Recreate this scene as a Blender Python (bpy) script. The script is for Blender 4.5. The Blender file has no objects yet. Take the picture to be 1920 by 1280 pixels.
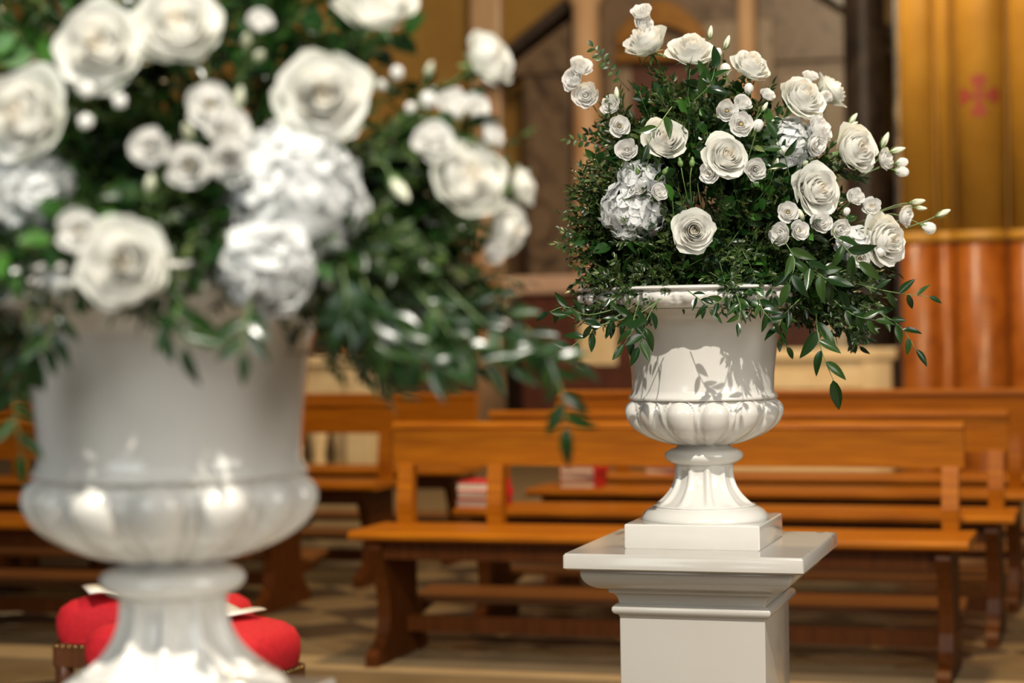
import bpy, math, random
from mathutils import Vector, Matrix, Quaternion, noise
R = math.radians
sc = bpy.context.scene
col = sc.collection
random.seed(7)

# ------------------------------------------------------------------ camera
FPX = 3733.0                       # 70 mm lens on a 36 mm sensor, 1920 px wide
CAM = Vector((0, 0, 1.29))
ROT = Matrix.Rotation(R(90 - 0.583), 3, 'X') @ Matrix.Rotation(R(-0.9), 3, 'Z')
cam_d = bpy.data.cameras.new('camera'); cam_d.lens = 70; cam_d.sensor_width = 36
cam_d.dof.use_dof = True; cam_d.dof.focus_distance = 3.86; cam_d.dof.aperture_fstop = 2.6
cam_d.dof.aperture_blades = 0
cam_d.clip_start = 0.1; cam_d.clip_end = 200
cam = bpy.data.objects.new('camera', cam_d); col.objects.link(cam)
cam.matrix_world = Matrix.Translation(CAM) @ ROT.to_4x4()
sc.camera = cam

# ------------------------------------------------------------------ world, lamps, exposure
w = bpy.data.worlds.new('world'); sc.world = w; w.use_nodes = True
bg = w.node_tree.nodes['Background']
bg.inputs[0].default_value = (1.0, 0.95, 0.88, 1); bg.inputs[1].default_value = 0.08
sc.view_settings.view_transform = 'Standard'; sc.view_settings.look = 'None'
sc.view_settings.exposure = 0.0; sc.view_settings.gamma = 1.0
sc.view_settings.use_curve_mapping = False
sc.cycles.max_bounces = 6; sc.cycles.diffuse_bounces = 3; sc.cycles.glossy_bounces = 2; sc.cycles.transmission_bounces = 3
sc.cycles.use_adaptive_sampling = True; sc.cycles.adaptive_threshold = 0.035

def lamp(name, kind, loc, target, power, color, **kw):
    d = bpy.data.lights.new(name, kind); d.energy = power; d.color = color
    for k, v in kw.items(): setattr(d, k, v)
    o = bpy.data.objects.new(name, d); col.objects.link(o)
    o.location = loc
    o.rotation_euler = (Vector(target) - Vector(loc)).to_track_quat('-Z', 'Y').to_euler()
    return o
# sanctuary spotlight, high behind the photographer
lamp('spot_light', 'SPOT', (-0.25, -1.5, 6.5), (0.15, 3.3, 1.2), 2750, (1.0, 0.93, 0.82),
     spot_size=R(42), spot_blend=0.45, shadow_soft_size=0.045)
# soft fill areas added beside the camera, cool at left, warm at right
lamp('fill_light', 'AREA', (-2.6, -1.6, 2.9), (0.2, 3.6, 1.0), 90, (0.92, 0.99, 1.0), shape='RECTANGLE', size=2.6, size_y=3.0)
lamp('fill_light', 'AREA', (3.4, 0.2, 2.9), (0.5, 4.1, 1.0), 140, (1.0, 0.95, 0.87), shape='RECTANGLE', size=2.2, size_y=3.0)
# small bulbs of the choir chandelier
for bx, by, bz in ((-2.2, -2.2, 4.2), (1.6, -3.2, 4.8), (-0.9, -4.2, 5.0), (2.7, 0.2, 4.4), (0.4, -2.6, 3.4), (-1.6, -1.2, 3.0), (1.3, -1.6, 3.2), (-0.5, -2.0, 4.4), (2.2, -2.4, 3.6)):
    lamp('chandelier_bulb', 'POINT', (bx, by, bz), (0, 0, 0), 10, (1.0, 0.93, 0.82), shadow_soft_size=0.035)
# hanging lamps over the nave and chapel
lamp('nave_lamp', 'AREA', (0.9, 6.6, 5.6), (0.9, 9.2, 0.4), 280, (1.0, 0.74, 0.40), shape='DISK', size=0.6)
lamp('chapel_lamp', 'AREA', (1.0, 12.4, 5.4), (1.2, 17.0, 1.4), 260, (1.0, 0.78, 0.5), shape='DISK', size=1.4)
lamp('pier_lamp', 'AREA', (3.0, 9.6, 4.4), (3.4, 14.0, 1.9), 120, (1.0, 0.78, 0.46), shape='DISK', size=0.7)

# ------------------------------------------------------------------ picture <-> place
def ray(x, y):
    return ROT @ Vector(((x - 960) / FPX, (640 - y) / FPX, -1.0))
def at(x, y, d):                   # point seen at (x, y), d metres in front of the camera
    return CAM + ray(x, y) * d
CR = ROT @ Vector((1, 0, 0)); CU = ROT @ Vector((0, 1, 0)); CB = ROT @ Vector((0, 0, 1))
TH = R(17)                         # the church axis is turned 17 degrees to the line of sight
ROWX = Vector((math.cos(TH), -math.sin(TH), 0)); ROWY = Vector((math.sin(TH), math.cos(TH), 0))

# ------------------------------------------------------------------ materials
MATS = {}
def newmat(name):
    m = bpy.data.materials.new(name); m.use_nodes = True; MATS[name] = m
    return m, m.node_tree.nodes, m.node_tree.links, m.node_tree.nodes['Principled BSDF']
def ramp(n, stops):
    r = n.new('ShaderNodeValToRGB'); e = r.color_ramp.elements
    e[0].position, e[0].color = stops[0][0], (*stops[0][1], 1)
    e[1].position, e[1].color = stops[-1][0], (*stops[-1][1], 1)
    for p, c in stops[1:-1]:
        k = e.new(p); k.color = (*c, 1)
    return r
def noisy(name, c1, c2, scale, rough=0.5, stretch=(1, 1, 1), detail=4, bump=0.0, coat=0.0, spec=0.5, c3=None, metal=0.0, dist=0.0, lo=.3, hi=.7):
    m, n, l, b = newmat(name)
    tc = n.new('ShaderNodeTexCoord'); mp = n.new('ShaderNodeMapping'); mp.inputs['Scale'].default_value = stretch
    l.new(tc.outputs['Object'], mp.inputs[0])
    t = n.new('ShaderNodeTexNoise'); t.inputs['Scale'].default_value = scale; t.inputs['Detail'].default_value = detail
    t.inputs['Distortion'].default_value = dist
    l.new(mp.outputs[0], t.inputs['Vector'])
    r = ramp(n, [(lo, c1), (hi, c2)] if c3 is None else [(lo, c1), ((lo + hi) / 2, c2), (hi, c3)])
    l.new(t.outputs[0], r.inputs[0]); l.new(r.outputs[0], b.inputs['Base Color'])
    b.inputs['Roughness'].default_value = rough; b.inputs['Metallic'].default_value = metal
    b.inputs['Coat Weight'].default_value = coat; b.inputs['Coat Roughness'].default_value = .08
    b.inputs['Specular IOR Level'].default_value = spec
    if bump:
        bp = n.new('ShaderNodeBump'); bp.inputs['Strength'].default_value = bump; bp.inputs['Distance'].default_value = .004
        l.new(t.outputs[0], bp.inputs['Height']); l.new(bp.outputs[0], b.inputs['Normal'])
    return m
def petal_mat(name, c1, c2, transl=.3, rough=.55):
    m, n, l, b = newmat(name)
    tc = n.new('ShaderNodeTexCoord'); t = n.new('ShaderNodeTexNoise'); t.inputs['Scale'].default_value = 28
    l.new(tc.outputs['Object'], t.inputs['Vector'])
    r = ramp(n, [(.35, c1), (.65, c2)]); l.new(t.outputs[0], r.inputs[0])
    l.new(r.outputs[0], b.inputs['Base Color']); b.inputs['Roughness'].default_value = rough
    b.inputs['Specular IOR Level'].default_value = .25
    tr = n.new('ShaderNodeBsdfTranslucent'); l.new(r.outputs[0], tr.inputs[0])
    mx = n.new('ShaderNodeMixShader'); mx.inputs[0].default_value = transl
    l.new(b.outputs[0], mx.inputs[1]); l.new(tr.outputs[0], mx.inputs[2])
    l.new(mx.outputs[0], n['Material Output'].inputs[0])
    return m
def leaf_mat(name, stops, rough=.3, transl=.18, island=True):
    m, n, l, b = newmat(name)
    g = n.new('ShaderNodeNewGeometry'); oi = n.new('ShaderNodeObjectInfo')
    if island:
        ad = n.new('ShaderNodeMath'); ad.operation = 'ADD'
        l.new(g.outputs['Random Per Island'], ad.inputs[0]); l.new(oi.outputs['Random'], ad.inputs[1])
        fr = n.new('ShaderNodeMath'); fr.operation = 'FRACT'; l.new(ad.outputs[0], fr.inputs[0]); src = fr.outputs[0]
    else: src = oi.outputs['Random']
    r = ramp(n, stops); l.new(src, r.inputs[0]); l.new(r.outputs[0], b.inputs['Base Color'])
    b.inputs['Roughness'].default_value = rough; b.inputs['Specular IOR Level'].default_value = .5
    tr = n.new('ShaderNodeBsdfTranslucent'); l.new(r.outputs[0], tr.inputs[0])
    mx = n.new('ShaderNodeMixShader'); mx.inputs[0].default_value = transl
    l.new(b.outputs[0], mx.inputs[1]); l.new(tr.outputs[0], mx.inputs[2])
    l.new(mx.outputs[0], n['Material Output'].inputs[0])
    return m
noisy('glaze', (.66, .635, .58), (.71, .69, .645), 5, rough=.14, coat=.35, bump=.015, spec=.5)
noisy('painted_white', (.47, .445, .395), (.505, .48, .435), 3, rough=.16, coat=.25, bump=.01)
petal_mat('rose_petal', (.94, .93, .87), (.96, .95, .91), .46)
petal_mat('rose_heart', (.95, .88, .76), (.96, .93, .85), .46)
petal_mat('rose_outer', (.90, .92, .79), (.95, .94, .88), .46)
petal_mat('lisianthus_petal', (.94, .925, .89), (.96, .95, .92), .46)
petal_mat('hydrangea_petal', (.80, .81, .80), (.86, .87, .86), .40)
petal_mat('bud_petal', (.78, .82, .56), (.92, .91, .78), .25)
leaf_mat('fine_leaf', [(0, (.012, .034, .006)), (.5, (.026, .058, .010)), (.85, (.06, .10, .020)), (1, (.15, .19, .06))], .36)
leaf_mat('ruscus_leaf', [(0, (.006, .022, .005)), (.6, (.012, .038, .007)), (1, (.035, .075, .015))], .24, .12)
leaf_mat('broad_leaf', [(0, (.009, .032, .007)), (.6, (.017, .06, .010)), (1, (.06, .17, .024))], .28, .15)
noisy('stem_green', (.10, .17, .05), (.16, .24, .08), 30, rough=.45)
noisy('stem_brown', (.035, .028, .012), (.06, .055, .02), 30, rough=.6)
noisy('sepal', (.10, .20, .05), (.18, .28, .09), 20, rough=.45)
noisy('stamen', (.50, .32, .06), (.62, .47, .12), 60, rough=.7)
noisy('foam', (.02, .05, .02), (.03, .07, .03), 60, rough=.95)
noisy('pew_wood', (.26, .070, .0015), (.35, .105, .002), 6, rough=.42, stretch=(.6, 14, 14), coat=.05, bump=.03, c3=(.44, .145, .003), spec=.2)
noisy('pew_wood_shaded', (.045, .011, .001), (.09, .024, .002), 7, rough=.5, stretch=(14, 14, .8), coat=.0, spec=.15, bump=.03)  # pew wood darkened to put the shade under the seats into the colour
noisy('kneeler_wood', (.13, .048, .012), (.19, .075, .022), 7, rough=.45, stretch=(.6, 14, 14), bump=.03, spec=.25)
noisy('book_red', (.55, .012, .018), (.68, .02, .03), 20, rough=.45)
noisy('book_page', (.72, .62, .45), (.80, .71, .55), 120, rough=.8, stretch=(1, 1, 30))
noisy('paper', (.80, .78, .72), (.84, .82, .77), 8, rough=.7)
noisy('red_velvet', (.52, .006, .014), (.64, .012, .024), 60, rough=.75, bump=.05)
noisy('stool_wood', (.07, .022, .008), (.13, .045, .014), 8, rough=.35, stretch=(8, 8, 1), coat=.3)
noisy('brass', (.62, .42, .14), (.72, .52, .2), 30, rough=.25, metal=1)
noisy('tile_light', (.15, .10, .05), (.21, .145, .075), 5, rough=.3, detail=6, dist=.6)
noisy('tile_dark', (.03, .02, .012), (.06, .04, .025), 5, rough=.35, detail=6, dist=.6)
noisy('floor_base', (.16, .11, .055), (.2, .14, .075), 3, rough=.4)
noisy('strip_stone', (.36, .25, .13), (.42, .30, .16), 4, rough=.4)
noisy('cream_stone', (.62, .46, .26), (.72, .57, .36), 6, rough=.45, bump=.03)
noisy('ochre_paint', (.34, .165, .018), (.42, .22, .028), 4, rough=.5, bump=.03)
noisy('orange_marble', (.16, .036, .002), (.25, .068, .005), 4, rough=.36, coat=.04, spec=.3, c3=(.30, .085, .01), dist=1.5)
noisy('cross_red', (.17, .018, .006), (.22, .026, .009), 20, rough=.7)
noisy('gold_wall', (.30, .16, .03), (.42, .24, .05), 1.5, rough=.5)
noisy('gilt', (.20, .085, .012), (.28, .13, .022), 6, rough=.4, metal=.4)
noisy('grey_marble', (.12, .08, .05), (.27, .205, .14), 3.2, rough=.4, dist=2.0, c3=(.22, .165, .115))
noisy('brown_marble', (.05, .028, .015), (.17, .11, .065), 2.2, rough=.4, dist=2.5, c3=(.085, .05, .03))
noisy('dark_marble', (.015, .010, .007), (.06, .04, .03), 2.5, rough=.3, dist=2.0)
noisy('pink_marble', (.45, .22, .09), (.66, .46, .29), 1.4, rough=.35, dist=1.0, stretch=(1, 1, .6))
noisy('pale_stone', (.42, .36, .27), (.52, .45, .35), 4, rough=.5)
noisy('altar_red', (.055, .014, .006), (.10, .025, .010), 3, rough=.4, dist=1.5)
noisy('mensa_stone', (.42, .27, .20), (.50, .34, .26), 4, rough=.4)
noisy('candle_wax', (.62, .24, .05), (.70, .34, .09), 6, rough=.5)
noisy('wall_plaster', (.085, .04, .018), (.13, .068, .033), 1.2, rough=.8)

# ------------------------------------------------------------------ mesh helpers
class MB:
    def __init__(s): s.v = []; s.f = []
    def grid(s, nu, nv, fn, closed=False):
        o = len(s.v)
        for j in range(nv):
            for i in range(nu): s.v.append(tuple(fn(i, j)))
        for j in range(nv - 1):
            for i in range(nu if closed else nu - 1):
                a = o + j * nu + i; b = o + j * nu + (i + 1) % nu
                s.f.append((a, b, b + nu, a + nu))
        return s
    def box(s, x0, x1, y0, y1, z0, z1, M=None):
        o = len(s.v)
        for p in ((x0,y0,z0),(x1,y0,z0),(x1,y1,z0),(x0,y1,z0),(x0,y0,z1),(x1,y0,z1),(x1,y1,z1),(x0,y1,z1)):
            s.v.append(tuple(M @ Vector(p)) if M else p)
        for f in ((3,2,1,0),(4,5,6,7),(0,1,5,4),(1,2,6,5),(2,3,7,6),(3,0,4,7)): s.f.append(tuple(o + k for k in f))
        return s
    def tube(s, pts, r0, r1=None, n=6, cap=True):
        r1 = r0 if r1 is None else r1
        o = len(s.v); m = len(pts); ref = Vector((0.3, 0.2, 1)).normalized()
        for k, p in enumerate(pts):
            p = Vector(p); a = Vector(pts[max(k - 1, 0)]); b = Vector(pts[min(k + 1, m - 1)])
            t = (b - a).normalized()
            if abs(t.dot(ref)) > .95: ref = Vector((1, 0, 0))
            x = t.cross(ref).normalized(); y = t.cross(x)
            r = r0 + (r1 - r0) * k / max(m - 1, 1)
            for i in range(n):
                q = 2 * math.pi * i / n
                s.v.append(tuple(p + (x * math.cos(q) + y * math.sin(q)) * r))
        for k in range(m - 1):
            for i in range(n):
                a = o + k * n + i; b = o + k * n + (i + 1) % n
                s.f.append((a, b, b + n, a + n))
        if cap:
            s.f.append(tuple(o + i for i in range(n))[::-1]); s.f.append(tuple(o + (m - 1) * n + i for i in range(n)))
        return s
    def lathe(s, prof, n=32, disp=None, cap=True, sx=1, sy=1):
        o = len(s.v)
        for k, (r, z) in enumerate(prof):
            for i in range(n):
                q = 2 * math.pi * i / n
                rr = r + (disp(q, k, r, z) if disp else 0)
                s.v.append((rr * math.cos(q) * sx, rr * math.sin(q) * sy, z))
        for k in range(len(prof) - 1):
            for i in range(n):
                a = o + k * n + i; b = o + k * n + (i + 1) % n
                s.f.append((a, b, b + n, a + n))
        if cap:
            s.f.append(tuple(o + i for i in range(n))[::-1]); s.f.append(tuple(o + (len(prof) - 1) * n + i for i in range(n)))
        return s
    def sq(s, prof, r=.006, nc=4):           # square "lathe" with softened corners: prof = [(half width, z)]
        o = len(s.v); ring = []
        for c in range(4):
            for i in range(nc + 1):
                q = math.pi / 2 * (c + i / nc)
                ring.append((math.cos(math.pi / 2 * (c + .5)) , math.sin(math.pi / 2 * (c + .5)), math.cos(q), math.sin(q)))
        n = len(ring)
        for hw, z in prof:
            for cx, cy, dx, dy in ring:
                k = (hw - r) * math.sqrt(2)
                s.v.append((cx * k + dx * r, cy * k + dy * r, z))
        for k in range(len(prof) - 1):
            for i in range(n):
                a = o + k * n + i; b = o + k * n + (i + 1) % n
                s.f.append((a, b, b + n, a + n))
        s.f.append(tuple(o + i for i in range(n))[::-1]); s.f.append(tuple(o + (len(prof) - 1) * n + i for i in range(n)))
        return s
    def prism(s, poly, y0, y1):              # poly in (x, z), extruded along y
        o = len(s.v); n = len(poly)
        for y in (y0, y1):
            for x, z in poly: s.v.append((x, y, z))
        s.f.append(tuple(o + i for i in range(n))); s.f.append(tuple(o + n + i for i in range(n))[::-1])
        for i in range(n):
            j = (i + 1) % n; s.f.append((o + j, o + i, o + n + i, o + n + j))
        return s
    def prism_x(s, poly, x0, x1):            # poly in (y, z), extruded along x
        o = len(s.v); n = len(poly)
        for x in (x0, x1):
            for y, z in poly: s.v.append((x, y, z))
        s.f.append(tuple(o + i for i in range(n))[::-1]); s.f.append(tuple(o + n + i for i in range(n)))
        for i in range(n):
            j = (i + 1) % n; s.f.append((o + i, o + j, o + n + j, o + n + i))
        return s
    def mesh(s, name, mat, smooth=True):
        me = bpy.data.meshes.new(name); me.from_pydata(s.v, [], s.f)
        me.materials.append(MATS[mat])
        if smooth: me.polygons.foreach_set('use_smooth', [True] * len(me.polygons))
        me.update(); return me
    def build(s, name, mat, parent=None, smooth=False, bevel=0, auto=None):
        o = link(name, s.mesh(name, mat, smooth or auto is not None), parent)
        if auto is not None:
            import bmesh
            b = bmesh.new(); b.from_mesh(o.data)
            for e in b.edges:
                if len(e.link_faces) == 2 and e.calc_face_angle(0) > R(auto): e.smooth = False
            b.to_mesh(o.data); b.free()
        if bevel:
            md = o.modifiers.new('bevel', 'BEVEL'); md.width = bevel; md.segments = 2; md.limit_method = 'ANGLE'
        return o
def link(name, data, parent=None):
    o = bpy.data.objects.new(name, data); col.objects.link(o)
    if parent is not None: o.parent = parent
    return o
def tag(o, label, cat, group=None, kind=None):
    if label: o['label'] = label
    if cat: o['category'] = cat
    if group: o['group'] = group
    if kind: o['kind'] = kind
    return o
def thing(name, label, cat, loc=(0, 0, 0), rz=0, group=None, rot=None, scale=1):
    o = bpy.data.objects.new(name, None); col.objects.link(o)
    o.empty_display_size = .02
    o.location = loc
    if rot is not None:
        o.rotation_mode = 'QUATERNION'; o.rotation_quaternion = rot
    else: o.rotation_euler = (0, 0, rz)
    o.scale = (scale,) * 3
    return tag(o, label, cat, group)
def facing(v, roll=0.0):
    return Vector(v).to_track_quat('Z', 'Y') @ Quaternion((0, 0, 1), roll)
def curve_pts(pts, n):
    P = [Vector(p) for p in pts]
    if len(P) == 2: P = [P[0], (P[0] + P[1]) / 2, P[1]]
    out = []; m = len(P) - 1
    for k in range(n):
        t = k / (n - 1) * m; i = min(int(t), m - 1); u = t - i
        a = P[max(i - 1, 0)]; b = P[i]; c = P[i + 1]; d = P[min(i + 2, m)]
        out.append(.5 * ((2 * b) + (c - a) * u + (2 * a - 5 * b + 4 * c - d) * u * u + (3 * b - a - 3 * c + d) * u ** 3))
    return out
def structure(o): o['kind'] = 'structure'; return o

# ------------------------------------------------------------------ the setting
floor = structure(MB().box(-9, 11, -4, 24, -.2, -.004).build('floor', 'floor_base'))
TS = .36
tl = MB(); h = TS / 2 - .003
def tile_mesh(mat):
    b = MB(); b.v = [(-h,-h,-.003),(h,-h,-.003),(h,h,-.003),(-h,h,-.003),(-h+.002,-h+.002,0),(h-.002,-h+.002,0),(h-.002,h-.002,0),(-h+.002,h-.002,0)]
    b.f = [(4,5,6,7),(0,1,5,4),(1,2,6,5),(2,3,7,6),(3,0,4,7)]
    return b.mesh('tile', mat, False)
tmesh = (tile_mesh('tile_light'), tile_mesh('tile_dark'))
O0 = Vector((0.2, 7.3, 0)); ta = -TH + R(45)
n_t = 0
for i in range(-14, 26):
    for j in range(-14, 26):
        p = O0 + Matrix.Rotation(ta, 3, 'Z') @ Vector((i * TS, j * TS, 0))
        l = p - O0
        if p.y < 5.6 or p.y > 12.2 or abs(p.x / p.y) > .29: continue
        if -.33 < l.dot(ROWY) < .33: continue
        t = link('tile', tmesh[(i + j) % 2], floor); t.location = (p.x, p.y, 0); t.rotation_euler.z = ta
        n_t += 1
ss = MB().box(-5, 5, -.13, .13, -.003, .001).build('border_strip', 'strip_stone', floor)
ss.location = O0; ss.rotation_euler.z = -TH

CH = Vector((1.39, 18.5, 0))
def chapel(name, mb, mat, parent=None, **k):
    o = mb.build(name, mat, parent, **k)
    if parent is None: o.location = CH; o.rotation_euler.z = -TH
    return o
structure(chapel('wall_back', MB().box(-9, 9, 1.5, 1.8, 0, 7), 'gold_wall'))
wl = structure(chapel('baseboard_back', MB().box(-9, 9, 1.38, 1.5, 0, 2.6), 'wall_plaster'))

# ------------------------------------------------------------------ chapel reredos behind the pews
rd = thing('altar_reredos', 'gabled brown and grey marble altar wall in the blurred background', 'altar wall', CH, -TH)
chapel('back_slab', MB().box(-1.5, 1.95, .7, 1.2, 0, 3.75), 'brown_marble', rd)
g = MB().prism([(-1.75, 3.7), (2.2, 3.7), (.25, 5.05)], .62, 1.2); chapel('gable', g, 'brown_marble', rd)
for s, x0 in ((-1, -1.85), (1, 2.3)):
    a = Vector((x0, 0, 3.68)); b = Vector((.25, 0, 5.2)); d = (b - a).normalized(); nrm = Vector((-d.z, 0, d.x)) * (.10 if d.x > 0 else -.10)
    poly = [(a.x, a.z), (b.x, b.z), (b.x + nrm.x, b.z + nrm.z), (a.x + nrm.x, a.z + nrm.z)]
    chapel('raking_cornice', MB().prism(poly, .5, 1.2), 'dark_marble', rd)
chapel('marble_panel', MB().box(.98, 1.85, .64, .7, 1.5, 3.6), 'grey_marble', rd, bevel=.01)
chapel('marble_panel', MB().box(-1.45, -1.02, .64, .7, 1.5, 3.6), 'brown_marble', rd, bevel=.01)
chapel('marble_panel', MB().box(.30, .98, .6, .7, 1.5, 4.1), 'grey_marble', rd, bevel=.01)
chapel('marble_panel', MB().box(-.62, -.40, .6, .7, 1.5, 3.9), 'grey_marble', rd, bevel=.01)
chapel('niche_painting', MB().box(-.40, .30, .62, .7, 1.5, 3.8), 'altar_red', rd)
gf = MB(); gf.prism([(-.5 + .85 * k / 12, 3.86 + .22 * math.sin(math.pi * k / 12)) for k in range(13)] + [(.35 - .85 * k / 12, 4.02 + .3 * math.sin(math.pi * k / 12)) for k in range(13)], .44, .66)
chapel('gilt_arch', gf, 'gilt', rd)
chapel('gilt_cornice', MB().box(-.52, .38, .42, .66, 3.74, 3.86), 'gilt', rd, bevel=.02)
for x, r in ((-.80, .15), (.76, .105)):
    c = MB().lathe([(r * 1.5, 1.5), (r * 1.5, 1.6), (r * 1.25, 1.66), (r * 1.08, 1.72), (r, 1.8), (r * .95, 3.0), (r * .86, 4.3), (r * 1.1, 4.34), (r * 1.5, 4.55)], 24).build('column', 'pink_marble', rd, smooth=True)
    c.location = (x, .45, 0)
chapel('plinth', MB().box(-1.5, 1.95, .2, .7, 0, 1.5), 'altar_red', rd, bevel=.02)

al = thing('side_altar', 'dark red marble altar table with pale top in the background chapel', 'altar', CH + ROWY * -.4, -TH)
MB().box(-1.15, .9, -.3, .35, .0, 1.52).build('body', 'altar_red', al, bevel=.02)
MB().box(-1.3, 1.0, -.38, .4, 1.53, 1.70).build('mensa', 'mensa_stone', al, bevel=.03)
MB().box(-.60, -.25, -.33, -.30, .88, 1.28).build('front_panel', 'cream_stone', al, bevel=.01)

dc = thing('dark_column', 'dark marble column beside the ochre pier in the background', 'column', CH + ROWX * 1.98 - ROWY * .6, -TH)
MB().lathe([(.22, 0), (.22, .9), (.21, 1.0), (.2, 1.1), (.19, 2.5), (.18, 4.6), (.26, 4.8), (.26, 5.0)], 24).build('shaft', 'dark_marble', dc, smooth=True)
st = thing('pale_pilaster', 'narrow pale stone pilaster between dark column and ochre pier', 'pilaster', CH + ROWX * 2.36 - ROWY * .75, -TH)
MB().box(-.11, .11, -.1, .1, 0, 4.8).build('shaft', 'dark_marble', st, bevel=.01)
for z0, hh, ww in ((2.85, .5, .09), (3.4, .68, .08), (2.5, .32, .10), (4.12, .3, .07)):
    o = MB().lathe([(.01, 0), (ww * .8, hh * .1), (ww, hh * .35), (ww * .6, hh * .7), (ww * .75, hh * .85), (.01, hh)], 12).build('carved_figure', 'pale_stone', st, smooth=True)
    o.location = (-.02, -.1, z0)
pk = thing('pink_pilaster', 'pinkish stone pilaster showing above the blurred foreground bouquet', 'pilaster', CH + ROWX * -2.06 + ROWY * 1.3, -TH)
MB().box(-.16, .16, -.1, .07, 0, 5.2).build('shaft', 'pink_marble', pk, bevel=.02)
MB().box(-.2, .2, -.14, .07, 2.5, 2.7).build('band', 'grey_marble', pk, bevel=.02)
gp = thing('grey_pedestal', 'grey stone pedestal behind the right balustrade', 'pedestal', at(1566, 640, 17.0) * 1.0, -TH)
gp.location.z = 0
MB().box(-.13, .13, -.13, .13, 0, 1.45).build('block', 'pale_stone', gp, bevel=.02)
MB().box(-.17, .17, -.17, .17, 1.45, 1.55).build('cap', 'pale_stone', gp, bevel=.02)

# stone balustrades in front of the chapel
def balustrade(name, label, x_end, d, length, side):
    p = at(x_end, 700, d); t = thing(name, label, 'balustrade', (p.x, p.y, 0), -TH)
    x0, x1 = (-length, 0) if side < 0 else (0, length)
    MB().box(x0 - .04, x1 + .04, -.16, .16, .96, 1.045).build('rail', 'cream_stone', t, bevel=.012)
    MB().box(x0, x1, -.12, .12, .74, .96).build('frieze', 'cream_stone', t, bevel=.01)
    MB().box(x0, x1, -.15, .15, 0, .16).build('plinth', 'cream_stone', t, bevel=.01)
    n = int(length / .2)
    prof = [(.05, .16), (.06, .2), (.045, .25), (.075, .38), (.08, .45), (.05, .6), (.045, .66), (.062, .7), (.062, .74)]
    me = MB().lathe(prof, 12).mesh('baluster', 'cream_stone')
    for k in range(n):
        b = link('baluster', me, t); b.location = (x0 + (k + .5) * length / n, 0, 0)
    for xx in (x0 + .11, x1 - .11):
        MB().box(xx - .11, xx + .11, -.14, .14, .16, .96).build('end_block', 'cream_stone', t, bevel=.01)
    return t
balustrade('balustrade', 'cream stone balustrade at left, behind the rear pews', 706, 15.6, 2.2, -1)
balustrade('balustrade', 'cream stone balustrade at right, ending beside the orange pier', 1676, 15.0, 1.75, -1)
cs = thing('altar_candle', 'orange candle pole rising behind the left balustrade', 'candle', at(651, 640, 16.6), -TH); cs.location.z = 0
MB().lathe([(.16, 0), (.16, .05), (.06, .1), (.05, .9), (.09, .95), (.09, 1.0)], 16).build('stand', 'brass', cs, smooth=True)
MB().lathe([(.06, 1.0), (.058, 1.1), (.055, 1.35), (.062, 1.5), (.05, 1.9), (.01, 1.91)], 16).build('candle', 'candle_wax', cs, smooth=True)

# the clustered pier at right
P0 = at(1690, 500, 14.0)
pr = thing('clustered_pier', 'clustered pier painted ochre above polished orange marble, with red cross', 'pillar', (P0.x, P0.y, 0), -TH)
MB().box(.0, 1.5, .02, 1.2, 0, 1.80).build('core_base', 'orange_marble', pr)
MB().box(.0, 1.5, .02, 1.2, 1.80, 6).build('core', 'ochre_paint', pr)
for x, a_, b_ in ((.122, .121, .075), (.31, .064, .07), (.555, .178, .17), (.915, .178, .15), (1.25, .15, .14)):
    k = b_ / a_
    for nm, mt, pf in (('marble_shaft', 'orange_marble', [(a_ * 1.12, 0), (a_ * 1.12, .12), (a_ * 1.05, .2), (a_, .26), (a_, 1.77), (a_ - .012, 1.775), (a_ - .012, 1.79), (a_, 1.795)]),
                       ('moulding', 'ochre_paint', [(a_, 1.795), (a_ + .012, 1.80), (a_ + .014, 1.83), (a_ + .004, 1.85), (a_, 1.865)]),
                       ('painted_shaft', 'ochre_paint', [(a_ - .002, 1.86), (a_ - .002, 6)])):
        o = MB().lathe(pf, 40, sy=k).build(nm, mt, pr, smooth=True); o.location = (x, .03, 0)
mbx = MB(); zc = at(1833, 185, 13.9).z; rr = .178
wid = [(.0, .014), (.03, .015), (.06, .028), (.09, .046), (.115, .058), (.132, .05), (.145, .02)]
for k in range(4):
    q4 = k * math.pi / 2
    def f(i, j, q4=q4):
        t_, hw = wid[j]; u = (i / 4 * 2 - 1) * hw
        x = u * math.cos(q4) + t_ * math.sin(q4); z = -u * math.sin(q4) + t_ * math.cos(q4); q = x / rr
        return (.555 + (.178 + .003) * math.sin(q), .03 - (.17 + .003) * math.cos(q), zc + z)
    mbx.grid(5, len(wid), f)
o = mbx.build('painted_cross', 'cross_red', pr); o['label'] = 'red cross with flared arms painted on the shaft'

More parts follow.
